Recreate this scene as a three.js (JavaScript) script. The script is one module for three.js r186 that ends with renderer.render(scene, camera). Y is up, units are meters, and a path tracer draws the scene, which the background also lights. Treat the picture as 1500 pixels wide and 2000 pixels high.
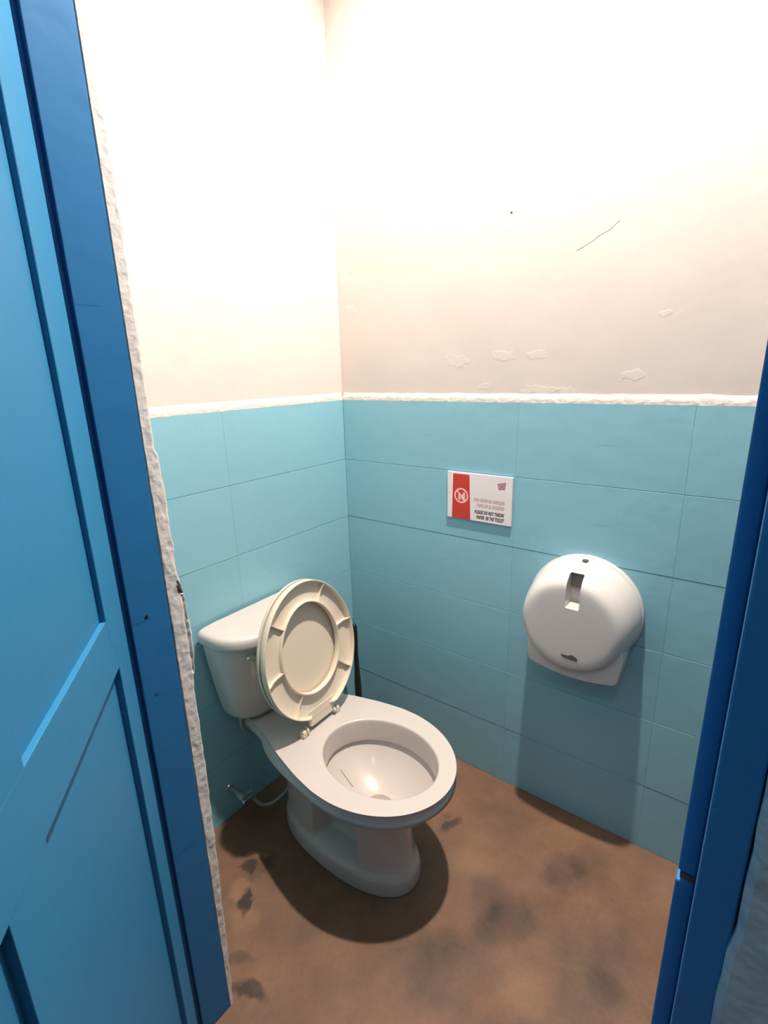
import * as THREE from 'three';
import { RoundedBoxGeometry } from 'three/addons/geometries/RoundedBoxGeometry.js';
import { mergeGeometries, toCreasedNormals } from 'three/addons/utils/BufferGeometryUtils.js';
import { ImprovedNoise } from 'three/addons/math/ImprovedNoise.js';
import { RectAreaLightUniformsLib } from 'three/addons/lights/RectAreaLightUniformsLib.js';
import { Brush, Evaluator, SUBTRACTION } from 'three-bvh-csg';

// ------------------------------------------------------------------ camera, light, exposure
const scene = new THREE.Scene();
scene.background = new THREE.Color(0x000000);
const camera = new THREE.PerspectiveCamera(90.798, 0.75, 0.02, 50);
camera.position.set(-1.3912, 1.4, 1.2286);
camera.rotation.order = 'YXZ';
camera.rotation.set(THREE.MathUtils.degToRad(-15.697), THREE.MathUtils.degToRad(-52.768), THREE.MathUtils.degToRad(-1.593));
const renderer = new THREE.WebGLRenderer({ antialias: true });
renderer.toneMapping = THREE.LinearToneMapping;
renderer.toneMappingExposure = 0.99;
renderer.shadowMap.enabled = true;
RectAreaLightUniformsLib.init();
const LAMP = new THREE.Vector3(-0.37, 3.0, 0.82);      // bare bulb of the cubicle
const LAMP_COLOR = new THREE.Color().setRGB(1, 0.88, 0.77);
const LAMP_POWER = 26;
const HALL_LAMP = { x: -2.35, y: 3.27, z: 1.4, w: 0.5, h: 0.5, power: 5.2 };   // dim cool panel of the corridor
const CEIL = 3.3;

// ------------------------------------------------------------------ helpers
const P = new ImprovedNoise();
const fbm = (x, y, z = 0, o = 4) => { let s = 0, a = 1, t = 0; for (let i = 0; i < o; i++) { s += a * P.noise(x, y, z + i * 7.3); t += a; x *= 2.03; y *= 2.03; a *= 0.5; } return s / t; };
const sm = (a, b, x) => { const t = Math.min(1, Math.max(0, (x - a) / (b - a))); return t * t * (3 - 2 * t); };
const mix = (a, b, t) => a + (b - a) * t;
let seed = 11; const rnd = () => (seed = (seed * 16807) % 2147483647) / 2147483647;
function tex(w, h, fn, srgb) {           // fn(u, v) gives a grey number or [r, g, b], linear
  const d = new Uint8Array(w * h * 4), enc = (v) => { v = Math.min(1, Math.max(0, v)); if (srgb) v = v <= 0.0031308 ? v * 12.92 : 1.055 * Math.pow(v, 1 / 2.4) - 0.055; return Math.round(v * 255); };
  for (let j = 0; j < h; j++) for (let i = 0; i < w; i++) {
    const c = fn((i + 0.5) / w, (j + 0.5) / h), k = (j * w + i) * 4;
    if (typeof c === 'number') d[k] = d[k + 1] = d[k + 2] = enc(c); else { d[k] = enc(c[0]); d[k + 1] = enc(c[1]); d[k + 2] = enc(c[2]); }
    d[k + 3] = 255;
  }
  const t = new THREE.DataTexture(d, w, h); t.magFilter = THREE.LinearFilter; t.minFilter = THREE.LinearMipmapLinearFilter; t.generateMipmaps = true;
  t.wrapS = t.wrapT = THREE.RepeatWrapping; if (srgb) t.colorSpace = THREE.SRGBColorSpace; t.needsUpdate = true; return t;
}
function rep(t, s) { const c = t.clone(); c.repeat.set(s, s); c.needsUpdate = true; return c; }
const names = {};
function numbered(n) { names[n] = (names[n] || 0) + 1; return names[n] === 1 ? n : n + '_' + String(names[n] - 1).padStart(3, '0'); }
function mesh(name, geo, mat, parent = scene) {
  const m = new THREE.Mesh(geo, mat); m.name = parent === scene ? numbered(name) : name; m.castShadow = m.receiveShadow = true; parent.add(m); return m;
}
function group(name, pos = [0, 0, 0]) { const g = new THREE.Group(); g.name = numbered(name); g.position.set(...pos); scene.add(g); return g; }
function tag(o, label, category, kind) { o.userData.label = label; o.userData.category = category; if (kind) o.userData.kind = kind; return o; }
function planar(geo) {                    // uv in metres, by the way each face points
  const g = geo.index ? geo.toNonIndexed() : geo, p = g.attributes.position, n = g.attributes.normal, uv = new Float32Array(p.count * 2);
  for (let i = 0; i < p.count; i++) {
    const ax = Math.abs(n.getX(i)), ay = Math.abs(n.getY(i)), az = Math.abs(n.getZ(i));
    let u, v; if (ax >= ay && ax >= az) { u = p.getZ(i); v = p.getY(i); } else if (ay >= az) { u = p.getX(i); v = p.getZ(i); } else { u = p.getX(i); v = p.getY(i); }
    uv[i * 2] = u; uv[i * 2 + 1] = v;
  }
  g.setAttribute('uv', new THREE.BufferAttribute(uv, 2)); return g;
}
const box = (x0, x1, y0, y1, z0, z1) => planar(new THREE.BoxGeometry(x1 - x0, y1 - y0, z1 - z0).translate((x0 + x1) / 2, (y0 + y1) / 2, (z0 + z1) / 2));
const rbox = (x0, x1, y0, y1, z0, z1, r = 0.003, s = 2) => planar(new RoundedBoxGeometry(x1 - x0, y1 - y0, z1 - z0, s, r).translate((x0 + x1) / 2, (y0 + y1) / 2, (z0 + z1) / 2));
const cyl = (r, h, seg = 24, r2 = r) => new THREE.CylinderGeometry(r2, r, h, seg);
function loft(rings, capA = true, capB = true) {      // rings of equal length, each closed
  const n = rings[0].length, pos = [], idx = [];
  for (const r of rings) for (const q of r) pos.push(q[0], q[1], q[2]);
  for (let i = 0; i < rings.length - 1; i++) for (let j = 0; j < n; j++) { const a = i * n + j, b = i * n + (j + 1) % n; idx.push(a, b, a + n, b, b + n, a + n); }
  const cap = (i, flip) => { const c = pos.length / 3, r = rings[i]; let s = [0, 0, 0]; for (const q of r) for (let k = 0; k < 3; k++) s[k] += q[k] / n; pos.push(...s); for (let j = 0; j < n; j++) { const a = i * n + j, b = i * n + (j + 1) % n; flip ? idx.push(c, b, a) : idx.push(c, a, b); } };
  if (capA) cap(0, true); if (capB) cap(rings.length - 1, false);
  const g = new THREE.BufferGeometry(); g.setAttribute('position', new THREE.Float32BufferAttribute(pos, 3)); g.setIndex(idx); g.computeVertexNormals(); return g;
}
const tube = (pts, r, seg = 60, rad = 12) => new THREE.TubeGeometry(new THREE.CatmullRomCurve3(pts.map((p) => new THREE.Vector3(...p))), seg, r, rad, false);

// ------------------------------------------------------------------ materials
const grain = tex(512, 512, (u, v) => { const w = (a, b) => fbm(a * 9, b * 9, 3, 5); const x = u, y = v; const e = 0.15; let s = w(x, y); if (x > 1 - e) s = mix(s, w(x - 1, y), (x - 1 + e) / e); if (y > 1 - e) s = mix(s, w(x, y - 1), (y - 1 + e) / e); return 0.5 + s * 0.8; });
const std = (rgb, roughness, extra = {}) => new THREE.MeshStandardMaterial({ color: new THREE.Color().setRGB(...rgb), roughness, ...extra });
// white plaster of the wall with the notice, with its own marks: z 0..1.4, y 1.3..3.5
const segd = (x, y, a, b) => { const dx = b[0] - a[0], dy = b[1] - a[1], t = Math.min(1, Math.max(0, ((x - a[0]) * dx + (y - a[1]) * dy) / (dx * dx + dy * dy))); return Math.hypot(x - a[0] - t * dx, y - a[1] - t * dy); };
const crack = [[0.79, 1.672], [0.82, 1.684], [0.845, 1.699], [0.862, 1.705], [0.886, 1.722]];
const flakes = [[0.69, 1.336, 0.02], [0.726, 1.334, 0.016], [0.75, 1.338, 0.014], [0.79, 1.334, 0.02], [0.456, 1.42, 0.03], [0.60, 1.43, 0.025], [0.70, 1.428, 0.02], [0.55, 1.345, 0.016], [0.95, 1.37, 0.022], [1.005, 1.509, 0.012], [0.602, 1.759, 0.012], [0.04, 1.60, 0.02], [0.05, 1.72, 0.015]];
const flakeAt = (z, y) => { let f = 0; for (const [a, b, r] of flakes) { if (Math.abs(z - a) > 0.08 || Math.abs(y - b) > 0.05) continue; const d = Math.hypot((z - a) * 0.7, (y - b) * 1.5) / r + fbm(z * 60, y * 60, 2, 3) * 0.9; f = Math.max(f, 1 - sm(0.75, 0.95, d)); } return f; };
const crackAt = (z, y) => { if (z < 0.76 || z > 0.92 || y < 1.65 || y > 1.75) return 0; let d = 9; const wz = z + fbm(z * 40, y * 40, 8, 2) * 0.006; for (let i = 0; i < crack.length - 1; i++) d = Math.min(d, segd(wz, y, crack[i], crack[i + 1])); return 1 - sm(0.0006, 0.002, d); };
const nailAt = (z, y) => 1 - sm(0.0025, 0.004, Math.hypot(z - 0.612, y - 1.788));
const plasterNoticeMap = tex(896, 1120, (u, v) => { const z = u * 1.4, y = 1.3 + v * 2.0; const b = 1 + fbm(z * 5, y * 5, 1, 4) * 0.05, c = crackAt(z, y), n = nailAt(z, y), f = flakeAt(z, y); return [0.61 * b, 0.555 * b, 0.515 * b].map((q, k) => mix(mix(q * (1 + 0.04 * f), q * 0.62, c * 0.7), 0.09, n)); }, true);
const plasterNoticeBump = tex(896, 1120, (u, v) => { const z = u * 1.4, y = 1.3 + v * 2.0; return 0.5 + fbm(z * 4, y * 4, 5, 3) * 0.34 + fbm(z * 45, y * 45, 6, 3) * 0.05 + flakeAt(z, y) * 0.07 - crackAt(z, y) * 0.15 - nailAt(z, y) * 0.3; });
const gloss = (rgb, extra) => new THREE.MeshPhysicalMaterial({ color: new THREE.Color().setRGB(...rgb), roughness: 0.5, specularIntensity: 0.5, ...extra });
const M = {};
M.plasterNotice = new THREE.MeshStandardMaterial({ map: plasterNoticeMap, bumpMap: plasterNoticeBump, bumpScale: 0.0045, roughness: 0.85 });
M.plaster = std([0.61, 0.555, 0.515], 0.85, { bumpMap: rep(grain, 0.9), bumpScale: 0.0022 });
M.trim = std([0.64, 0.60, 0.56], 0.6, { bumpMap: rep(grain, 6), bumpScale: 0.002 });
const tilePaint = (r, g, b) => std([r, g, b], 0.42, { bumpMap: rep(grain, 2), bumpScale: 0.0009 });
M.tiles = [tilePaint(0.235, 0.48, 0.575), tilePaint(0.239, 0.487, 0.581), tilePaint(0.231, 0.474, 0.569)];
M.joint = std([0.225, 0.465, 0.56], 0.6);
M.blue = gloss([0.028, 0.195, 0.385], { bumpMap: rep(grain, 2), bumpScale: 0.0006 });
M.frameBlue = gloss([0.022, 0.17, 0.40], { bumpMap: rep(grain, 2), bumpScale: 0.0007 });
M.hallWall = std([0.40, 0.47, 0.50], 0.8, { bumpMap: rep(grain, 2), bumpScale: 0.008 });
M.hallPlain = std([0.35, 0.38, 0.40], 0.85);
M.hallFloor = std([0.25, 0.16, 0.11], 0.8, { bumpMap: rep(grain, 2), bumpScale: 0.004 });
M.wood = std([0.16, 0.09, 0.05], 0.7);
M.ceiling = std([0.13, 0.085, 0.055], 0.8);
M.rawPlaster = std([1, 1, 1], 0.9, { vertexColors: true, bumpMap: rep(grain, 5), bumpScale: 0.0015 });
M.porcelain = new THREE.MeshPhysicalMaterial({ color: new THREE.Color().setRGB(0.57, 0.515, 0.48), roughness: 0.28, clearcoat: 0.5, clearcoatRoughness: 0.12 });
M.seat = new THREE.MeshPhysicalMaterial({ color: new THREE.Color().setRGB(0.74, 0.64, 0.51), roughness: 0.38 });
M.plastic = new THREE.MeshPhysicalMaterial({ color: new THREE.Color().setRGB(0.63, 0.595, 0.57), roughness: 0.3 });
M.darkPlastic = std([0.07, 0.065, 0.06], 0.4);
M.black = std([0.012, 0.013, 0.016], 0.45);
M.chrome = std([0.75, 0.75, 0.74], 0.14, { metalness: 1 });
M.steel = std([0.5, 0.5, 0.5], 0.35, { metalness: 0.9 });
M.hose = std([0.4, 0.41, 0.4], 0.45, { metalness: 0.4 });
M.lock = std([0.10, 0.085, 0.07], 0.4, { metalness: 0.3 });

// ------------------------------------------------------------------ floor
const spots = [ // x, z, rx, rz, turn, strength (dark > 0, light < 0)
  [-0.264, 0.603, 0.035, 0.022, 0.5, 0.75], [-0.235, 0.57, 0.025, 0.012, 0.8, 0.35], [-0.801, 0.264, 0.04, 0.013, -0.75, 1.2], [-0.729, 0.185, 0.03, 0.012, 0.9, 0.7],
  [-0.694, 0.172, 0.035, 0.012, 0.9, -0.6], [-0.79, 0.22, 0.035, 0.03, 0, -0.45], [-0.83, 0.30, 0.04, 0.03, 0.3, -0.35], [-0.70, 0.22, 0.05, 0.04, 0, 0.35],
  [-0.433, 0.867, 0.09, 0.06, 0.6, 0.45], [-0.40, 0.80, 0.07, 0.05, 0.2, 0.25], [-0.208, 0.941, 0.07, 0.05, 0.3, 0.4], [-0.15, 1.0, 0.09, 0.05, -0.3, 0.3], [-0.62, 0.80, 0.13, 0.09, 0.7, 0.4],
  [-0.66, 0.95, 0.08, 0.05, 0.5, 0.3], [-0.44, 1.111, 0.05, 0.04, 0, 0.3], [-0.82, 0.50, 0.07, 0.04, 0.4, -0.15], [-0.55, 0.98, 0.07, 0.05, 0.4, -0.25], [-0.30, 0.72, 0.09, 0.06, 0.3, -0.22], [-0.30, 1.04, 0.08, 0.07, 0.2, -0.15], [-0.93, 0.44, 0.05, 0.018, 1.2, 0.9], [-0.9, 0.36, 0.05, 0.015, 1.0, 0.5],
];
const spotAt = (x, z) => { let s = 0; const wx = x + fbm(x * 22, z * 22, 4, 3) * 0.03, wz = z + fbm(x * 22, z * 22, 14, 3) * 0.03; for (const [a, b, rx, rz, t, k] of spots) { const c = Math.cos(t), n = Math.sin(t), dx = wx - a, dz = wz - b, d = Math.hypot((dx * c + dz * n) / rx, (-dx * n + dz * c) / rz); s += k * (1 - sm(0.55, 1.3, d)); } return s; };
const FX0 = -1.08, FX1 = 0.1, FZ0 = -0.1, FZ1 = 1.5;
const floorMap = tex(896, 1216, (u, v) => {
  const x = mix(FX0, FX1, u), z = mix(FZ0, FZ1, v);
  const big = fbm(x * 4.2 + 3, z * 4.2, 1, 4), mid = fbm(x * 14, z * 14, 9, 4), fine = fbm(x * 90, z * 90, 21, 3);
  let t = 0.5 + big * 0.6 + mid * 0.25 + fine * 0.12 - spotAt(x, z) * 0.85; t = Math.min(1.25, Math.max(-0.25, t));
  const red = fbm(x * 6 + 9, z * 6, 33, 3) * 0.12;
  return [mix(0.082, 0.25, t) * (1 + red), mix(0.045, 0.133, t), mix(0.028, 0.077, t) * (1 - red)];
}, true);
const floorBump = tex(896, 1216, (u, v) => { const x = mix(FX0, FX1, u), z = mix(FZ0, FZ1, v); return 0.5 + fbm(x * 5, z * 5, 1, 3) * 0.3 + fbm(x * 60, z * 60, 2, 3) * 0.10 - Math.max(0, spotAt(x, z)) * 0.08; });
M.floor = new THREE.MeshStandardMaterial({ map: floorMap, bumpMap: floorBump, bumpScale: 0.006, roughness: 0.62 });
const floorGeo = box(FX0, FX1, -0.1, 0, FZ0, FZ1);
{ const p = floorGeo.attributes.position, uv = floorGeo.attributes.uv; for (let i = 0; i < p.count; i++) uv.setXY(i, (p.getX(i) - FX0) / (FX1 - FX0), (p.getZ(i) - FZ0) / (FZ1 - FZ0)); }
tag(mesh('floor', floorGeo, M.floor), 'stained brown screed floor of the toilet cubicle', 'floor', 'structure');
const hallFloor = new THREE.Group(); hallFloor.name = 'floor_corridor'; scene.add(hallFloor); tag(hallFloor, 'brown floor of the corridor outside the blue door', 'floor', 'structure');
mesh('screed', box(-2.7, FX0, -0.1, 0, -0.7, 2.7), M.hallFloor, hallFloor);

// ------------------------------------------------------------------ walls with painted tiles
const T = 0.2174, WT = 6 * T;                 // course height, top of the tiles
const UP = 0.010;                             // the plaster above stands this far behind the tile faces
const wallBack = group('wall_back'); tag(wallBack, 'white plaster wall over turquoise tiles behind the cistern', 'wall', 'structure');
mesh('plaster', box(-1.0, 0.13, 0, CEIL, -0.15, -UP), M.plaster, wallBack);
mesh('tile_backing', box(-0.95, 0.0, 0, WT, -0.03, -0.0045), M.joint, wallBack);
const wallRight = group('wall_right'); tag(wallRight, 'white plaster wall over turquoise tiles that carries the notice', 'wall', 'structure');
{ const g = box(UP, 0.13, 0, CEIL, -UP, 1.52), p = g.attributes.position, uv = g.attributes.uv; for (let i = 0; i < p.count; i++) uv.setXY(i, p.getZ(i) / 1.4, (p.getY(i) - 1.3) / 2.0); mesh('plaster', g, M.plasterNotice, wallRight); }
mesh('tile_backing', box(0.0045, 0.03, 0, WT, 0, 1.4), M.joint, wallRight);
const G = 0.0006;
function tileRow(parent, cuts, place) {
  for (let r = 0; r < 6; r++) { const proud = (rnd() - 0.5) * 0.0012, tip = (rnd() - 0.5) * 0.006; for (let k = 0; k < cuts.length - 1; k++) {
    const w = cuts[k + 1] - cuts[k] - 2 * G * 0.1, h = T - 2 * G;
    const m = mesh('tile', planar(new RoundedBoxGeometry(w, h, 0.012, 2, 0.0007)), M.tiles[(r * 2 + k + (r > 2 ? 1 : 0)) % 3], parent);
    place(m, (cuts[k] + cuts[k + 1]) / 2, (r + 0.5) * T, proud);
    m.rotateX(tip);
  } }
}
tileRow(wallBack, [0.0, 0.514, 0.949], (m, c, y, p) => m.position.set(-c, y, -0.006 + p));
tileRow(wallRight, [0.0, 0.66, 1.092, 1.4], (m, c, y, p) => { m.position.set(0.006 - p, y, c); m.rotation.y = Math.PI / 2; });
// sloping white fillet where the plaster meets the tiles
function fillet(len, seed0) {
  const rings = [], n = Math.ceil(len / 0.012);
  for (let i = 0; i <= n; i++) { const s = i / n * len, a = fbm(s * 14, seed0, 0, 3) * 0.005, b = fbm(s * 25, seed0 + 4, 0, 3) * 0.003; rings.push([[s, WT - 0.004 + b * 0.4, 0.0], [s, WT + 0.001 + b * 0.4, 0.0012], [s, WT + 0.003 + b * 0.5, 0.0010], [s, WT + 0.021 + a, -0.009], [s, WT + 0.021 + a, -0.02], [s, WT - 0.004, -0.02]]); }
  return planar(toCreasedNormals(loft(rings), 0.9));
}
const f1 = mesh('trim_1', fillet(0.95, 3), M.trim); f1.position.set(-0.95, 0, 0); tag(f1, 'thin white plaster fillet along the tiles above the cistern', 'trim', 'structure');
const f2 = mesh('trim_2', fillet(1.4, 17), M.trim); f2.position.set(0, 0, 0); f2.rotation.y = -Math.PI / 2; tag(f2, 'thin white plaster fillet along the tiles above the notice', 'trim', 'structure');

// doorway: left jamb face at z = JL, right jamb stop at z = JR
const JL = 0.429, JR = 1.2223, HEAD = 2.16;
const wallFront = group('wall_front'); tag(wallFront, 'dull blue board wall opposite the cistern', 'wall', 'structure');
for (let i = 0; i < 7; i++) mesh('board', rbox(-0.95 + i * 0.1543, -0.95 + (i + 1) * 0.1543 - 0.002, 0, CEIL, 1.4, 1.52, 0.003), std([0.06, 0.11, 0.16], 0.6), wallFront);
const wallLeft = group('wall_left'); tag(wallLeft, 'plastered wall with the doorway between cubicle and corridor', 'wall', 'structure');
mesh('plaster', box(-1.0, -0.955, 0, CEIL, -0.15, JL - 0.05), M.plaster, wallLeft);
mesh('plaster', box(-1.0, -0.955, 0, CEIL, 1.2578, 1.52), M.plaster, wallLeft);
mesh('plaster', box(-1.0, -0.955, HEAD + 0.05, CEIL, JL - 0.05, 1.2578), M.plaster, wallLeft);
mesh('painted_dado', box(-0.958, -0.951, 0, WT, 0.0, JL - 0.06), M.tiles[1], wallLeft);
mesh('painted_dado', box(-0.958, -0.951, 0, WT, 1.262, 1.4), M.tiles[1], wallLeft);
mesh('corridor_plaster', box(-1.066, -1.0, 0, CEIL, -0.7, JL - 0.05), M.hallWall, wallLeft);
mesh('corridor_plaster', box(-1.066, -1.0, HEAD + 0.05, CEIL, JL - 0.05, 1.2578), M.hallWall, wallLeft);
{ // corridor plaster butts against the right jamb with an uneven edge
  const rings = []; for (let i = 0; i <= 160; i++) { const y = i / 160 * CEIL; let e = 1.2578 + fbm(y * 9, 2, 0, 3) * 0.0022 + fbm(y * 40, 6, 0, 2) * 0.001; if (y < 1.045) e -= 0.0022 * sm(1.05, 1.03, y); rings.push([[-1.0, y, e], [-1.074, y, e], [-1.0775, y, e + 0.004], [-1.0765 + fbm(y * 3, 9, 0, 2) * 0.002, y, e + 0.05], [-1.077, y, 2.7], [-1.0, y, 2.7]]); }
  mesh('corridor_plaster', planar(toCreasedNormals(loft(rings), 0.7)), M.hallWall, wallLeft);
}
{ // ragged plaster arris beside the left jamb: a skin of fine quads, x = edge, with a broken hole in the bulge
  const NY = 760, prof = [[-0.988, JL - 0.012], [-0.980, JL - 0.004], [-0.974, JL + 0.001]], pos = [], col = [], idx = [], NX = 22, top = HEAD + 0.04;
  const keys = [[0, -0.966], [0.09, -0.963], [0.25, -0.958], [0.45, -0.952], [0.642, -0.949], [0.80, -0.9485], [0.85, -0.947], [0.868, -0.9415], [0.90, -0.9385], [0.946, -0.9375], [1.0, -0.9405], [1.035, -0.9435], [1.052, -0.9465], [1.06, -0.9495], [1.175, -0.9485], [1.25, -0.9495], [1.275, -0.952], [1.285, -0.956], [1.4, -0.9555], [1.64, -0.9545], [1.88, -0.957], [2.3, -0.957]];
  const edge = (y) => { for (let i = 0; i < keys.length - 1; i++) if (y <= keys[i + 1][0]) return mix(keys[i][1], keys[i + 1][1], sm(keys[i][0], keys[i + 1][0], y)); return -0.957; };
  for (let i = 0; i <= NY; i++) {
    const y = i / NY * top, rough = y < 1.3 ? 1 : 0.45, e = edge(y) + (fbm(y * 22, 1, 0, 3) * 0.0035 + fbm(y * 90, 5, 0, 2) * 0.0010) * rough;
    for (let j = 0; j <= NX; j++) {
      let x, z; if (j < 14) { const s = j / 13; x = mix(-0.9762, e - 0.003, s); z = JL + 0.0004; } else if (j < 17) { const a = (j - 13) / 4 * Math.PI / 2; x = e - 0.003 + Math.sin(a) * 0.003; z = JL - 0.003 + Math.cos(a) * 0.003; } else { x = e; z = JL - 0.003 - (j - 16) / 6 * 0.06; if (j > 19) x = Math.min(e, -0.95); }
      z += (fbm(x * 50, y * 20, 3, 3) * 0.0018 + fbm(x * 120, y * 90, 7, 2) * 0.0004) * rough;
      if (j < 1) z = JL - 0.004;
      // old arris line left of the bulge, and the chipped hole
      const hx = (x + 0.9475) / 0.0042, hy = (y - 1.034) / 0.011, hole = y > 1.022 && y < 1.046 && hx > -1 && hx < 1.1 - (hy + 1) * 0.75 ? 1 : 0;
      if (hole) z -= 0.02;
      if (y > 0.86 && y < 1.02) { const a = Math.abs(x + 0.9465 - (1.02 - y) * 0.004); z -= 0.003 * (1 - sm(0.0006, 0.0022, a)); }
      pos.push(x, y, z);
      const d = fbm(x * 90, y * 70, 2, 3), g = fbm(y * 6, x * 30, 12, 3), dirt = sm(0.3, 0.45, fbm(x * 120, y * 80, 31, 3)) * 0.3;
      let c = [0.80, 0.73, 0.675].map((q) => q * (1 + d * 0.08 + g * 0.14) * (1 - dirt)); if (hole) c = [0.09, 0.06, 0.045];
      col.push(...c);
    }
  }
  for (let i = 0; i < NY; i++) for (let j = 0; j < NX; j++) { const a = i * (NX + 1) + j, b = a + NX + 1; idx.push(a, a + 1, b, a + 1, b + 1, b); }
  const g = new THREE.BufferGeometry(); g.setAttribute('position', new THREE.Float32BufferAttribute(pos, 3)); g.setAttribute('color', new THREE.Float32BufferAttribute(col, 3)); g.setIndex(idx); g.computeVertexNormals();
  const m = mesh('broken_plaster_edge', planar(g), M.rawPlaster, wallLeft); m.userData.label = 'ragged grey plaster edge beside the blue jamb';
  mesh('plaster', box(-0.99, -0.962, 0, HEAD, JL - 0.055, JL - 0.022), M.plaster, wallLeft);
}
// ceiling and the rest of the corridor
tag(mesh('ceiling', box(-2.7, 0.13, CEIL, CEIL + 0.1, -0.7, 2.7), M.ceiling), 'dark timber ceiling above cubicle and corridor', 'ceiling', 'structure');
tag(mesh('wall_corridor', box(-2.8, -2.7, 0, CEIL, -0.7, 2.7), M.hallPlain), 'corridor wall facing the blue door', 'wall', 'structure');
tag(mesh('wall_corridor_end', box(-2.8, -1.0, 0, CEIL, -0.8, -0.7), M.hallPlain), 'corridor end wall behind the open blue door', 'wall', 'structure');
tag(mesh('wall_corridor_side', box(-2.8, -1.0, 0, CEIL, 2.7, 2.8), M.hallPlain), 'corridor end wall away from the blue door', 'wall', 'structure');

// ------------------------------------------------------------------ door frame
const frame = group('trim_3'); tag(frame, 'blue painted wooden door frame of the cubicle', 'door frame', 'structure');
mesh('hinge_jamb', rbox(-1.07, -0.9745, 0, HEAD, JL - 0.05, JL - 0.007, 0.002), M.frameBlue, frame);
mesh('door_stop', rbox(-1.044, -0.9745, 0, HEAD, JL - 0.02, JL, 0.003), M.frameBlue, frame);
mesh('head', rbox(-1.07, -0.9745, HEAD, HEAD + 0.05, JL - 0.05, 1.2578, 0.0025), M.frameBlue, frame);
mesh('latch_jamb', rbox(-1.071, -0.9745, 0, HEAD, 1.2342, 1.2572, 0.0022, 3), M.frameBlue, frame);
mesh('door_stop', rbox(-1.034, -0.985, 1.036, HEAD, JR, 1.2345, 0.002), M.frameBlue, frame);
mesh('door_stop', rbox(-1.034, -0.985, 0, 1.027, JR - 0.0005, 1.2345, 0.002), M.frameBlue, frame);
mesh('latch_recess', box(-1.03, -0.986, 1.025, 1.038, 1.2240, 1.2345), M.wood, frame).userData.label = 'bare brown wood in the latch recess';
{ const s = mesh('screw', cyl(0.0032, 0.0008, 14), M.black, frame); s.rotation.x = Math.PI / 2; s.position.set(-1.016, 1.006, JL); s.userData.label = 'dark screw head'; }
{ const s = mesh('screw', cyl(0.003, 0.001, 14), M.frameBlue, frame); s.rotation.x = Math.PI / 2; s.position.set(-1.02, 0.86, JL + 0.0003); }

// ------------------------------------------------------------------ door leaf, swung out into the corridor
const door = group('door_1', [-1.06, 0, 0.4447]); door.rotation.y = Math.PI + THREE.MathUtils.degToRad(51.7);
tag(door, 'open blue panelled wooden door with recessed panels', 'door', 'structure');
{
  const W = 0.805, D = 0.036, y0 = 0.012, y1 = 2.13, sL = 0.083, cm0 = 0.369, cm1 = 0.443, sR = W - 0.083, r0 = 0.975, r1 = 1.063, rec = 0.008;
  mesh('stile', rbox(0, sL, r1 - 0.044, y1, 0, D, 0.0018), M.blue, door);
  mesh('stile', rbox(0, 0.062, y0, r1 - 0.044, 0, D, 0.0018), M.blue, door);
  mesh('stile', rbox(sR, W, y0, y1, 0, D, 0.0018), M.blue, door);
  mesh('rail', rbox(0.06, sR + 0.002, r0, r1, 0.0004, D, 0.0015), M.blue, door);
  mesh('rail', rbox(0.06, sR + 0.002, y0, 0.13, 0.0004, D, 0.0015), M.blue, door);
  mesh('rail', rbox(sL - 0.002, sR + 0.002, y1 - 0.1, y1, 0.0004, D, 0.0015), M.blue, door);
  mesh('muntin', rbox(cm0, cm1, r1 - 0.002, y1 - 0.098, 0.0006, D, 0.0015), M.blue, door);
  mesh('muntin', rbox(cm0 - 0.004, cm1 + 0.004, 0.128, r0 + 0.002, 0.0006, D, 0.0015), M.blue, door);
  for (const [a, b, c, d] of [[sL, cm0, r1, y1 - 0.1], [cm1, sR, r1, y1 - 0.1], [0.062, cm0 - 0.004, 0.13, r0], [cm1 + 0.004, sR, 0.13, r0]]) mesh('panel', box(a - 0.004, b + 0.004, c - 0.004, d + 0.004, rec + (c < 1 ? 0.002 : 0), D - 0.008), M.blue, door);
  for (const y of [0.3, 1.85]) { const h = mesh('hinge', cyl(0.006, 0.09, 14), M.steel, door); h.position.set(-0.006, y, D + 0.003); }
}

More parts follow.
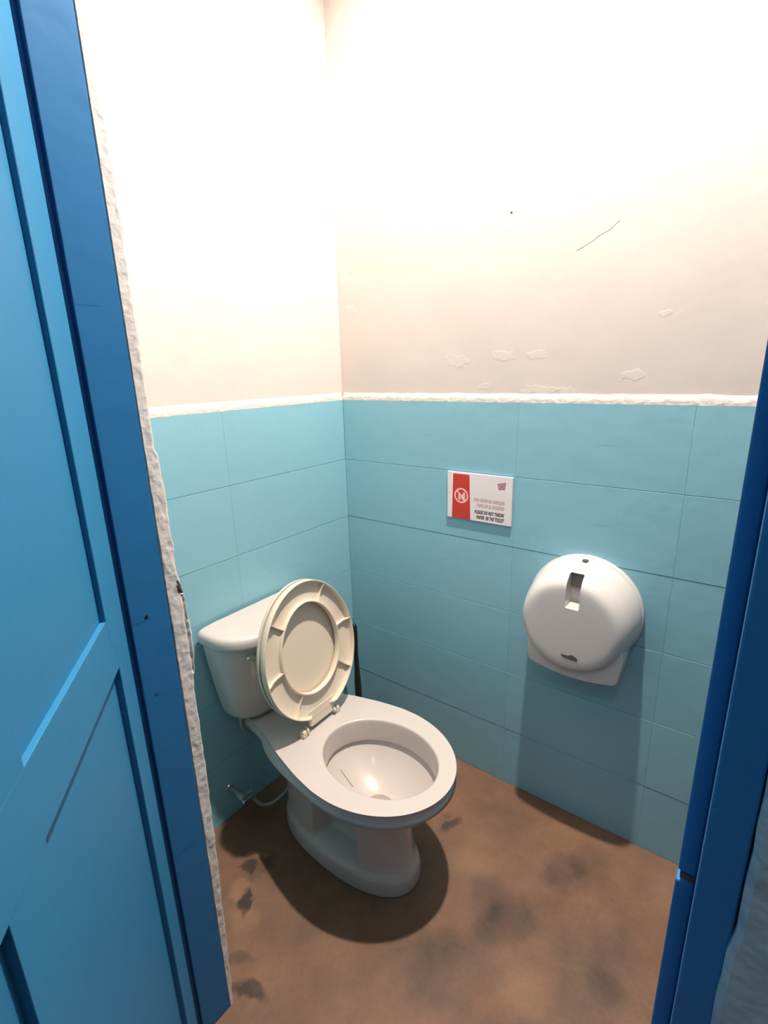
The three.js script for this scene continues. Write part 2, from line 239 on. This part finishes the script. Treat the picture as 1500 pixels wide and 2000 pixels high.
// ------------------------------------------------------------------ toilet
const toilet = group('toilet', [-0.493, 0, 0]);
tag(toilet, 'white close-coupled toilet with raised cream seat in the tiled corner', 'toilet');
const NPH = 192, PH = Array.from({ length: NPH }, (_, i) => i / NPH * 2 * Math.PI);
const rimBack = [[0.48, 0.188], [0.44, 0.187], [0.368, 0.1745], [0.273, 0.149], [0.22, 0.128], [0.17, 0.1105], [0.10, 0.101], [0.03, 0.09], [0.02, 0.082]];
const tabAt = (z) => { for (let i = 0; i < rimBack.length - 1; i++) if (z >= rimBack[i + 1][0]) return mix(rimBack[i + 1][1], rimBack[i][1], (z - rimBack[i + 1][0]) / (rimBack[i][0] - rimBack[i + 1][0])); return 0.082; };
const rimRing = (y, off) => {
  const c = PH.map((p) => { const s = p <= Math.PI ? 1 : -1, q = p <= Math.PI ? p : 2 * Math.PI - p; if (q <= Math.PI / 2) return [s * 0.188 * Math.sin(q), 0.48 + 0.232 * Math.cos(q)]; const u = (q - Math.PI / 2) / (Math.PI / 2); if (u < 0.8) { const z = 0.48 - 0.46 * Math.pow(u / 0.8, 1.15); return [s * tabAt(z), z]; } return [s * 0.082 * (1 - (u - 0.8) / 0.2), 0.02]; });
  // smooth, then offset inwards along the normal
  let d = c; for (let k = 0; k < 2; k++) d = d.map((q, i) => { const a = d[(i + NPH - 1) % NPH], b = d[(i + 1) % NPH]; return [q[0] * 0.5 + (a[0] + b[0]) * 0.25, q[1] * 0.5 + (a[1] + b[1]) * 0.25]; });
  return d.map((q, i) => { const a = d[(i + NPH - 1) % NPH], b = d[(i + 1) % NPH], tx = b[0] - a[0], tz = b[1] - a[1], l = Math.hypot(tx, tz) || 1; return [q[0] - off * tz / l * -1 * -1, y, q[1] + off * tx / l]; });
};
const bodyRing = (y, zb, zw, zf, hw, dent = 0, n = 2.25) => PH.map((p) => { const c = Math.cos(p), s = Math.sin(p), e = 2 / n; const x = hw * Math.sign(s) * Math.pow(Math.abs(s), e), z = zw + (c > 0 ? zf - zw : zw - zb) * Math.sign(c) * Math.pow(Math.abs(c), e); return [x * (1 - dent * sm(0.315, 0.345, z) * (1 - sm(0.462, 0.488, z))), y, z]; });
const ovalRing = (y, zc, a, b) => PH.map((p) => [b * Math.sin(p), y, zc + a * Math.cos(p)]);
{
  const R = [];
  const col = [[0, 0.13, 0.40, 0.619, 0.110], [0.004, 0.13, 0.40, 0.622, 0.112], [0.03, 0.131, 0.40, 0.622, 0.112], [0.048, 0.132, 0.40, 0.620, 0.1105], [0.058, 0.134, 0.40, 0.615, 0.107], [0.068, 0.137, 0.40, 0.608, 0.102], [0.09, 0.14, 0.40, 0.602, 0.0985], [0.12, 0.14, 0.40, 0.598, 0.097], [0.15, 0.14, 0.40, 0.596, 0.0965], [0.18, 0.138, 0.40, 0.596, 0.097], [0.21, 0.134, 0.40, 0.598, 0.0985], [0.23, 0.13, 0.405, 0.606, 0.102], [0.245, 0.125, 0.41, 0.620, 0.110], [0.26, 0.12, 0.415, 0.640, 0.123], [0.28, 0.112, 0.425, 0.664, 0.143], [0.297, 0.104, 0.435, 0.681, 0.158], [0.315, 0.095, 0.445, 0.694, 0.170], [0.332, 0.075, 0.46, 0.702, 0.179]];
  const rows = []; for (let i = 0; i < col.length - 1; i++) { const k = Math.max(1, Math.round((col[i + 1][0] - col[i][0]) / 0.006)); for (let q = 0; q < k; q++) rows.push(col[i].map((v, m) => mix(v, col[i + 1][m], q / k))); } rows.push(col[col.length - 1]);
  for (const [y, zb, zw, zf, hw] of rows) R.push(bodyRing(y, zb, zw, zf, hw, 0.66 * sm(0.058, 0.086, y) * (1 - sm(0.17, 0.225, y))));
  R.push(rimRing(0.346, 0.010), rimRing(0.352, 0.004), rimRing(0.360, 0.0008), rimRing(0.370, 0), rimRing(0.377, 0.0008), rimRing(0.382, 0.003), rimRing(0.3845, 0.006), rimRing(0.3855, 0.0105));
  R.push(ovalRing(0.3855, 0.507, 0.175, 0.140), ovalRing(0.3845, 0.507, 0.1715, 0.1365), ovalRing(0.382, 0.507, 0.169, 0.134), ovalRing(0.376, 0.507, 0.1675, 0.1325), ovalRing(0.36, 0.507, 0.1665, 0.1315), ovalRing(0.33, 0.507, 0.165, 0.130), ovalRing(0.317, 0.507, 0.165, 0.130), ovalRing(0.314, 0.507, 0.1665, 0.1315), ovalRing(0.313, 0.507, 0.170, 0.135), ovalRing(0.3135, 0.507, 0.173, 0.139), ovalRing(0.306, 0.507, 0.1735, 0.1395));
  for (let k = 19; k >= 1; k--) { const q = k / 20; R.push(ovalRing(0.215 + 0.091 * q * q, 0.507, 0.1735 * q, 0.1395 * q)); }
  mesh('bowl', loft(R), M.porcelain, toilet);
  const w = mesh('water', new THREE.CircleGeometry(1, 48).rotateX(-Math.PI / 2).scale(0.031, 1, 0.0385), new THREE.MeshPhysicalMaterial({ color: new THREE.Color().setRGB(0.72, 0.68, 0.6), roughness: 0.04, transmission: 0.7, ior: 1.33 }), toilet); w.position.set(0, 0.2195, 0.507);
  // brown water streak on the bowl side is a thin deposit
  const st = mesh('limescale_streak', tube([-0.013, -0.0135, -0.0145, -0.016].map((x, i) => { const q = [0.80, 0.71, 0.62, 0.53][i]; return [x, 0.215 + 0.091 * q * q + 0.0006, 0.507 - 0.1735 * Math.sqrt(q * q - Math.pow(x / 0.1395, 2))]; }), 0.0013, 20, 6), std([0.35, 0.24, 0.15], 0.6), toilet); st.userData.label = 'thin brown streak inside the bowl';
}
const dRing = (y, hw, zb, zf, n = 2.9) => { const A = []; const zw = 0.03, K = 72; for (let i = 0; i <= K; i++) { const p = -Math.PI / 2 + i / K * Math.PI, s = Math.sin(p), c = Math.cos(p), e = 2 / n; A.push([hw * Math.sign(s) * Math.pow(Math.abs(s), e), y, zw + (zf - zw) * Math.pow(Math.max(0, c), e)]); } const cr = Math.min(0.008, hw * 0.2); A.push([hw, y, zb + cr], [hw - cr * 0.3, y, zb + cr * 0.3], [hw - cr, y, zb]); for (let i = 1; i < 8; i++) A.push([mix(hw - cr, -hw + cr, i / 8), y, zb]); A.push([-hw + cr, y, zb], [-hw + cr * 0.3, y, zb + cr * 0.3], [-hw, y, zb + cr]); return A; };
{
  const prof = [[0.392, 0.11, 0.10], [0.3925, 0.128, 0.115], [0.397, 0.140, 0.126], [0.408, 0.1475, 0.132], [0.43, 0.153, 0.137], [0.50, 0.1655, 0.150], [0.58, 0.178, 0.164], [0.64, 0.1855, 0.175], [0.668, 0.188, 0.180]];
  mesh('cistern', loft(prof.map(([y, w, f]) => dRing(y, w, 0.014, f))), M.porcelain, toilet);
  const lp = [[0.664, 0.189, 0.187], [0.6635, 0.194, 0.1915], [0.6655, 0.196, 0.194], [0.672, 0.1968, 0.1948], [0.682, 0.1965, 0.1945], [0.690, 0.1945, 0.1925], [0.6955, 0.1905, 0.1885], [0.699, 0.184, 0.182], [0.7005, 0.175, 0.173], [0.7015, 0.147, 0.147]];
  mesh('cistern_lid', loft(lp.map(([y, w, f]) => dRing(y, w + 0.002, 0.013, f))), M.porcelain, toilet);
  const lev = mesh('flush_lever', mergeGeometries([rbox(-0.011, 0.011, -0.008, 0.008, 0, 0.014, 0.003), rbox(-0.012, 0.075, -0.006, 0.006, 0.012, 0.019, 0.003)].map((g) => g)), M.chrome, toilet);
  lev.position.set(-0.127, 0.632, 0.150); lev.rotation.set(0, -0.35, 0.10);
}
// seat ring and lid, raised and leaning on the cistern; s across, t up from the hinge, w towards the door
const egg = (th, a, b, tc) => [b * Math.cos(th) * (1 - 0.05 * Math.sin(th)), tc + a * Math.sin(th)];
const lean = new THREE.Matrix4().makeRotationX(-THREE.MathUtils.degToRad(8.5)); lean.setPosition(0.007, 0.406, 0.281);
const SA = { a: 0.204, b: 0.1755, tc: 0.221 }, HA = { a: 0.134, b: 0.110, tc: 0.227 };
{
  const NT = 120, prof = [[0.02, 0], [0.5, -0.0035], [0.97, 0], [1, 0.004], [1, 0.021], [0.985, 0.0225], [0.955, 0.022], [0.945, 0.0205], [0.925, 0.0085], [0.86, 0.0055], [0.2, 0.0065], [0.09, 0.008], [0.07, 0.0175], [0.05, 0.019], [0.015, 0.019], [0, 0.0175], [0, 0.003]];
  const rings = []; for (let i = 0; i <= NT; i++) { const th = i / NT * Math.PI * 2, A = egg(th, HA.a, HA.b, HA.tc), B = egg(th, SA.a, SA.b, SA.tc); const open = B[1] < 0.1 ? 1 - sm(0.04, 0.052, Math.abs(B[0])) : 0; rings.push(prof.map(([k, w]) => [mix(A[0], B[0], k), mix(A[1], B[1], k), k > 0.9 && w > 0.007 ? mix(w, 0.0075, open) : w])); }
  const ring = toCreasedNormals(loft(rings, false, false), 0.75);
  const tail = new THREE.Shape(); tail.moveTo(-0.05, 0.04); tail.lineTo(-0.05, 0.004); tail.quadraticCurveTo(-0.049, -0.004, -0.042, -0.005); tail.lineTo(0.044, -0.005); tail.quadraticCurveTo(0.051, -0.004, 0.052, 0.004); tail.lineTo(0.052, 0.04); tail.closePath();
  const tailG = new THREE.ExtrudeGeometry(tail, { depth: 0.004, bevelEnabled: true, bevelSize: 0.0015, bevelThickness: 0.0015, bevelSegments: 3 }).translate(0, 0, 0.0015);
  const strip = (g) => { g = g.index ? g.toNonIndexed() : g; for (const k of Object.keys(g.attributes)) if (k !== 'position' && k !== 'normal') g.deleteAttribute(k); return g; };
  const seat = mesh('seat', mergeGeometries([strip(ring), strip(tailG)]).applyMatrix4(lean), M.seat, toilet); seat.userData.label = 'cream plastic seat ring with ribbed underside';
  for (const deg of [58, 8, -38, 140, 190, 238]) {
    const th = deg * Math.PI / 180, A = egg(th, HA.a, HA.b, HA.tc), B = egg(th, SA.a, SA.b, SA.tc), p = mix(A[0], B[0], 0.05), q = mix(A[1], B[1], 0.05), p2 = mix(A[0], B[0], 0.96), q2 = mix(A[1], B[1], 0.96), L = Math.hypot(p2 - p, q2 - q);
    const s = new THREE.Shape(); s.moveTo(0, 0.004); s.lineTo(L, 0.004); s.lineTo(L, 0.021); s.quadraticCurveTo(L * 0.8, 0.0205, L * 0.72, 0.0165); s.quadraticCurveTo(L * 0.55, 0.013, L * 0.3, 0.0155); s.lineTo(0, 0.0175); s.closePath();
    const thick = deg === 238 || deg === 58 ? 0.002 : 0.003, g = new THREE.ExtrudeGeometry(s, { depth: thick, bevelEnabled: false, curveSegments: 6 }).translate(0, 0, -thick / 2).rotateX(Math.PI / 2).rotateZ(Math.atan2(q2 - q, p2 - p)).translate(p, q, 0).applyMatrix4(lean);
    mesh('rib', g, M.seat, seat);
  }
  // lid behind the ring: slightly domed, with a turned edge
  const lr = []; for (const [k, w] of [[0.0, -0.0075], [0.5, -0.0075], [0.9, -0.0075], [0.965, -0.0065], [0.985, -0.0045], [1.0, -0.0045], [1.002, -0.008], [0.998, -0.013], [0.98, -0.0175], [0.9, -0.0195], [0.5, -0.0215], [0, -0.022]]) lr.push(Array.from({ length: NT }, (_, i) => { const B = egg(i / NT * Math.PI * 2, SA.a * k + 1e-5, SA.b * k + 1e-5, SA.tc); return [B[0], B[1], w]; }));
  const lid = mesh('lid', toCreasedNormals(loft(lr), 0.8).applyMatrix4(lean), M.seat, toilet); lid.userData.label = 'cream plastic lid behind the seat ring';
  for (const s of [-1, 1]) for (const [dx, l, r] of [[0.0575, 0.009, 0.0105], [0.0705, 0.013, 0.0100]]) {
    const h = mesh('hinge', new THREE.LatheGeometry([[0, -l / 2], [r * 0.75, -l / 2], [r, -l / 2 + 0.002], [r, l / 2 - 0.002], [r * 0.75, l / 2], [0, l / 2]].map((q) => new THREE.Vector2(...q)), 24).rotateZ(Math.PI / 2), M.seat, toilet);
    h.position.set(s * dx, 0.401, 0.286);
    if (dx > 0.06) { const f = mesh('hinge_foot', rbox(s * dx - 0.008, s * dx + 0.008, 0.385, 0.399, 0.278, 0.296, 0.002), M.seat, toilet); }
  }
}

// ------------------------------------------------------------------ water supply
const valve = group('stop_valve', [-0.643, 0.112, 0]); tag(valve, 'small chrome stop valve on the wall under the cistern', 'valve');
mesh('pipe', cyl(0.008, 0.06, 16).rotateX(Math.PI / 2).translate(0, 0, 0.03), M.steel, valve);
mesh('escutcheon', cyl(0.012, 0.004, 24, 0.010).rotateX(Math.PI / 2).translate(0, 0, 0.003), M.steel, valve);
mesh('body', mergeGeometries([cyl(0.012, 0.03, 18).rotateX(Math.PI / 2).translate(0, 0, 0.065), cyl(0.0085, 0.03, 16).rotateZ(Math.PI / 2).translate(0.018, 0, 0.068)]), M.steel, valve);
mesh('handle', rbox(-0.014, 0.014, -0.006, 0.006, 0.08, 0.092, 0.003), M.chrome, valve);
tag(mesh('supply_hose', tube([[-0.618, 0.098, 0.085], [-0.607, 0.075, 0.09], [-0.593, 0.055, 0.096], [-0.56, 0.037, 0.10], [-0.53, 0.033, 0.10], [-0.50, 0.037, 0.10], [-0.475, 0.055, 0.098], [-0.462, 0.09, 0.095], [-0.46, 0.14, 0.09], [-0.475, 0.22, 0.07], [-0.54, 0.275, 0.05], [-0.598, 0.325, 0.047], [-0.602, 0.389, 0.047]], 0.0055, 90, 12), M.hose), 'thin grey supply hose looping below the cistern', 'hose');

// ------------------------------------------------------------------ toilet brush in the corner
const brush = group('toilet_brush', [-0.094, 0, 0.095]); tag(brush, 'black toilet brush standing in the corner behind the toilet', 'toilet brush');
mesh('holder', new THREE.LatheGeometry([[0, 0], [0.045, 0], [0.048, 0.006], [0.042, 0.05], [0.038, 0.12], [0.040, 0.125], [0.036, 0.124], [0.034, 0.05], [0, 0.04]].map((q) => new THREE.Vector2(...q)), 32), M.black, brush);
{ const h = mesh('handle', new THREE.LatheGeometry([[0, 0.05], [0.013, 0.05], [0.0132, 0.2], [0.0125, 0.24], [0.0095, 0.30], [0.0085, 0.36], [0.0095, 0.42], [0.0105, 0.455], [0.0095, 0.478], [0.006, 0.486], [0, 0.488]].map((q) => new THREE.Vector2(...q)), 20), M.black, brush); h.rotation.z = 0.02; }

// ------------------------------------------------------------------ notice
const notice = group('notice_sign', [-0.0035, 1.0102, 0.545]); notice.rotation.y = -Math.PI / 2;
tag(notice, 'white and red no-paper-in-toilet notice on turquoise tiles', 'sign');
{
  const w = 0.2195, h = 0.1505;
  mesh('plate', rbox(-w / 2, w / 2, -h / 2, h / 2, -0.003, 0.003, 0.0008), std([0.8, 0.76, 0.74], 0.4), notice);
  const cv = document.createElement('canvas'), W = 1200, H = 824; cv.width = W; cv.height = H; const c = cv.getContext('2d');
  c.fillStyle = '#e9e0e0'; c.fillRect(0, 0, W, H);
  c.fillStyle = '#f6e8e2'; c.fillRect(88, 0, 20, H);
  c.fillStyle = '#c73a2c'; c.beginPath(); c.moveTo(108, 26); c.lineTo(424, 26); c.lineTo(456, H); c.lineTo(92, H); c.closePath(); c.fill();
  c.strokeStyle = '#f7c9bd'; c.lineWidth = 26; c.beginPath(); c.arc(272, 408, 122, 0, 7); c.stroke();
  c.fillStyle = '#f3bdb0'; // folded paper and hand
  c.beginPath(); c.moveTo(334, 318); c.lineTo(352, 412); c.lineTo(330, 508); c.lineTo(286, 486); c.lineTo(264, 502); c.lineTo(262, 420); c.lineTo(300, 372); c.closePath(); c.fill();
  c.beginPath(); c.moveTo(214, 372); c.lineTo(246, 396); c.lineTo(262, 470); c.lineTo(236, 500); c.lineTo(214, 466); c.closePath(); c.fill();
  c.fillStyle = '#c73a2c'; c.beginPath(); c.arc(276, 478, 16, 0, 7); c.fill();
  c.strokeStyle = '#f7c9bd'; c.lineWidth = 24; c.beginPath(); c.moveTo(186, 322); c.lineTo(358, 494); c.stroke();
  // small emblem
  c.fillStyle = '#b98a94'; c.strokeStyle = '#87545f'; c.lineWidth = 10; c.beginPath(); c.moveTo(950, 130); c.lineTo(1084, 96); c.lineTo(1072, 208); c.lineTo(968, 222); c.closePath(); c.fill(); c.stroke();
  c.fillStyle = '#a06c78'; c.font = 'bold 34px sans-serif'; c.fillRect(985, 150, 70, 12); c.fillRect(990, 176, 62, 12); c.fillRect(1064, 228, 20, 7);
  const line = (s, y, px, col, x1, wid, bold = 5) => { c.save(); c.fillStyle = col; c.font = 'italic bold ' + px + 'px sans-serif'; const m = c.measureText(s).width; c.translate(x1 - wid, y); c.scale(wid / m, 1); c.fillText(s, 0, 0); c.strokeStyle = col; c.lineWidth = bold; c.strokeText(s, 0, 0); c.restore(); };
  line('POR FAVOR NO ARROJAR', 478, 84, '#c29a98', 1072, 558); c.fillStyle = '#c29a98'; c.fillRect(1080, 456, 16, 12);
  line('PAPEL EN EL INODORO', 572, 84, '#c29a98', 1072, 500);
  line('PLEASE DO NOT THROW', 690, 86, '#161214', 1070, 540);
  line('PAPER  IN THE TOILET', 782, 86, '#161214', 1070, 500);
  c.fillStyle = '#a29a9c'; c.beginPath(); c.arc(36, 378, 11, 0, 7); c.fill();
  const t = new THREE.CanvasTexture(cv); t.colorSpace = THREE.SRGBColorSpace;
  const f = mesh('printed_face', new THREE.PlaneGeometry(w - 0.0016, h - 0.0016).translate(0, 0, 0.0034), new THREE.MeshStandardMaterial({ map: t, roughness: 0.4 }), notice);
  notice.rotation.order = 'YXZ'; notice.rotation.z = 0.0;
}

// ------------------------------------------------------------------ paper dispenser
const disp = group('paper_dispenser', [0, 0.735, 0.885]); disp.rotation.y = -Math.PI / 2;   // local: x along the wall (+x = towards the door), z out of the wall
tag(disp, 'round white plastic jumbo toilet paper dispenser on turquoise tiles', 'dispenser');
{
  const ring = (d, r, cy, cx) => Array.from({ length: 96 }, (_, i) => { const a = i / 96 * 2 * Math.PI; return [cx + r * Math.cos(a), cy + r * Math.sin(a), d]; });
  mesh('back_plate', loft([[0, 0.152, 0, 0], [0.002, 0.1555, 0, 0], [0.018, 0.1555, 0, 0], [0.0205, 0.1535, 0, 0], [0.0205, 0.148, 0, 0]].map((a) => ring(...a))), M.plastic, disp);
  const prof = [[0.0195, 0.149, 0, 0], [0.020, 0.1515, 0, 0], [0.022, 0.1525, 0, 0], [0.04, 0.1505, -0.003, -0.001], [0.058, 0.1475, -0.0065, -0.003], [0.074, 0.1445, -0.0105, -0.005], [0.088, 0.1410, -0.0145, -0.0065], [0.099, 0.1370, -0.0175, -0.008], [0.107, 0.1320, -0.0195, -0.009], [0.1125, 0.1260, -0.0205, -0.0095], [0.1155, 0.1190, -0.021, -0.01], [0.117, 0.111, -0.021, -0.01], [0.1178, 0.095, -0.021, -0.01], [0.118, 0.04, -0.021, -0.01]];
  let cover = loft(prof.map((a) => ring(...a)));
  cover.setAttribute('uv', new THREE.Float32BufferAttribute(new Float32Array(cover.attributes.position.count * 2), 2));
  const ev = new Evaluator(); ev.attributes = ['position', 'normal', 'uv'];
  const A = new Brush(cover), B = new Brush(rbox(-0.023, 0.014, 0.036, 0.128, 0.062, 0.2, 0.004)); B.updateMatrixWorld(); A.updateMatrixWorld();
  const cut = ev.evaluate(A, B, SUBTRACTION); mesh('cover', cut.geometry, M.plastic, disp);
  mesh('sight_window', rbox(-0.0225, 0.0135, 0.082, 0.1275, 0.0625, 0.072, 0.001), new THREE.MeshPhysicalMaterial({ color: new THREE.Color().setRGB(0.30, 0.24, 0.20), roughness: 0.2 }), disp).userData.label = 'smoky brown sight window';
  const sk = new THREE.Shape(); sk.moveTo(-0.12, -0.04); sk.lineTo(-0.129, -0.085); sk.lineTo(-0.121, -0.158); sk.quadraticCurveTo(-0.12, -0.164, -0.112, -0.167); sk.quadraticCurveTo(0, -0.196, 0.108, -0.167); sk.quadraticCurveTo(0.117, -0.164, 0.119, -0.157); sk.lineTo(0.128, -0.085); sk.lineTo(0.12, -0.04); sk.closePath();
  mesh('skirt', planar(toCreasedNormals(new THREE.ExtrudeGeometry(sk, { depth: 0.086, bevelEnabled: true, bevelSize: 0.003, bevelThickness: 0.004, bevelSegments: 3, curveSegments: 24 }).translate(0, 0, 0.003), 0.6)), M.plastic, disp);
  const lock = mesh('lock', cyl(0.0085, 0.006, 24), M.lock, disp); lock.position.set(0.0, 0.1475, 0.036); lock.rotation.x = 0.05; lock.userData.label = 'dark round key lock';
  const lg = new THREE.Shape(); lg.moveTo(-0.022, 0.006); lg.lineTo(-0.02, -0.002); lg.lineTo(-0.012, -0.0055); lg.lineTo(0.022, -0.0075); lg.lineTo(0.0225, 0.001); lg.lineTo(0.018, 0.0055); lg.lineTo(0.013, 0.006); lg.lineTo(0.010, 0.0095); lg.lineTo(0.003, 0.0075); lg.lineTo(-0.004, 0.004); lg.lineTo(-0.015, 0.0035); lg.closePath();
  const logo = mesh('emblem', new THREE.ExtrudeGeometry(lg, { depth: 0.0012, bevelEnabled: false }), std([0.10, 0.10, 0.105], 0.5), disp); logo.position.set(-0.001, -0.107, 0.1175); logo.userData.label = 'small dark grey maker emblem';
}

// ------------------------------------------------------------------ lamps
const bulb = group('pendant_bulb', [LAMP.x, LAMP.y, LAMP.z]); tag(bulb, 'warm light bulb under a small enamel shade hanging from the cubicle ceiling', 'lamp');
mesh('glass', new THREE.LatheGeometry([[0, -0.036], [0.014, -0.034], [0.026, -0.025], [0.032, -0.010], [0.031, 0.006], [0.024, 0.022], [0.016, 0.036], [0.0135, 0.05]].map((q) => new THREE.Vector2(...q)), 32), new THREE.MeshStandardMaterial({ color: 0xffffff, emissive: LAMP_COLOR, emissiveIntensity: 12, roughness: 0.4 }), bulb);
mesh('socket', cyl(0.018, 0.05, 24).translate(0, 0.073, 0), M.plastic, bulb);
mesh('cord', cyl(0.003, CEIL - LAMP.y - 0.098, 10).translate(0, (CEIL - LAMP.y + 0.098) / 2, 0), M.plastic, bulb);
mesh('shade', new THREE.LatheGeometry([[0.02, 0.055], [0.03, 0.052], [0.07, 0.015], [0.099, -0.078], [0.101, -0.080], [0.103, -0.078], [0.073, 0.019], [0.032, 0.057], [0.02, 0.060]].map((q) => new THREE.Vector2(...q)), 40), std([0.35, 0.33, 0.3], 0.5), bulb).userData.label = 'grey enamel shade';
const pl = new THREE.PointLight(LAMP_COLOR, LAMP_POWER, 0, 2); pl.position.copy(LAMP); pl.castShadow = true; pl.shadow.radius = 1.6; scene.add(pl);
const panel = group('ceiling_panel_lamp', [HALL_LAMP.x, HALL_LAMP.y, HALL_LAMP.z]); tag(panel, 'dim square ceiling panel lamp of the corridor', 'lamp');
mesh('housing', rbox(-HALL_LAMP.w / 2 - 0.02, HALL_LAMP.w / 2 + 0.02, 0.004, 0.03, -HALL_LAMP.h / 2 - 0.02, HALL_LAMP.h / 2 + 0.02, 0.004), M.hallPlain, panel);
mesh('diffuser', box(-HALL_LAMP.w / 2, HALL_LAMP.w / 2, 0, 0.005, -HALL_LAMP.h / 2, HALL_LAMP.h / 2), new THREE.MeshStandardMaterial({ color: 0xffffff, emissive: new THREE.Color().setRGB(0.75, 0.88, 1), emissiveIntensity: 0.8 }), panel);
const ra = new THREE.RectAreaLight(new THREE.Color().setRGB(0.85, 0.93, 1), HALL_LAMP.power * 3, HALL_LAMP.w, HALL_LAMP.h); ra.position.set(HALL_LAMP.x, HALL_LAMP.y - 0.006, HALL_LAMP.z); ra.rotation.x = -Math.PI / 2; scene.add(ra);

scene.traverse((o) => { if (o.isMesh) o.castShadow = o.receiveShadow = true; });
renderer.render(scene, camera);
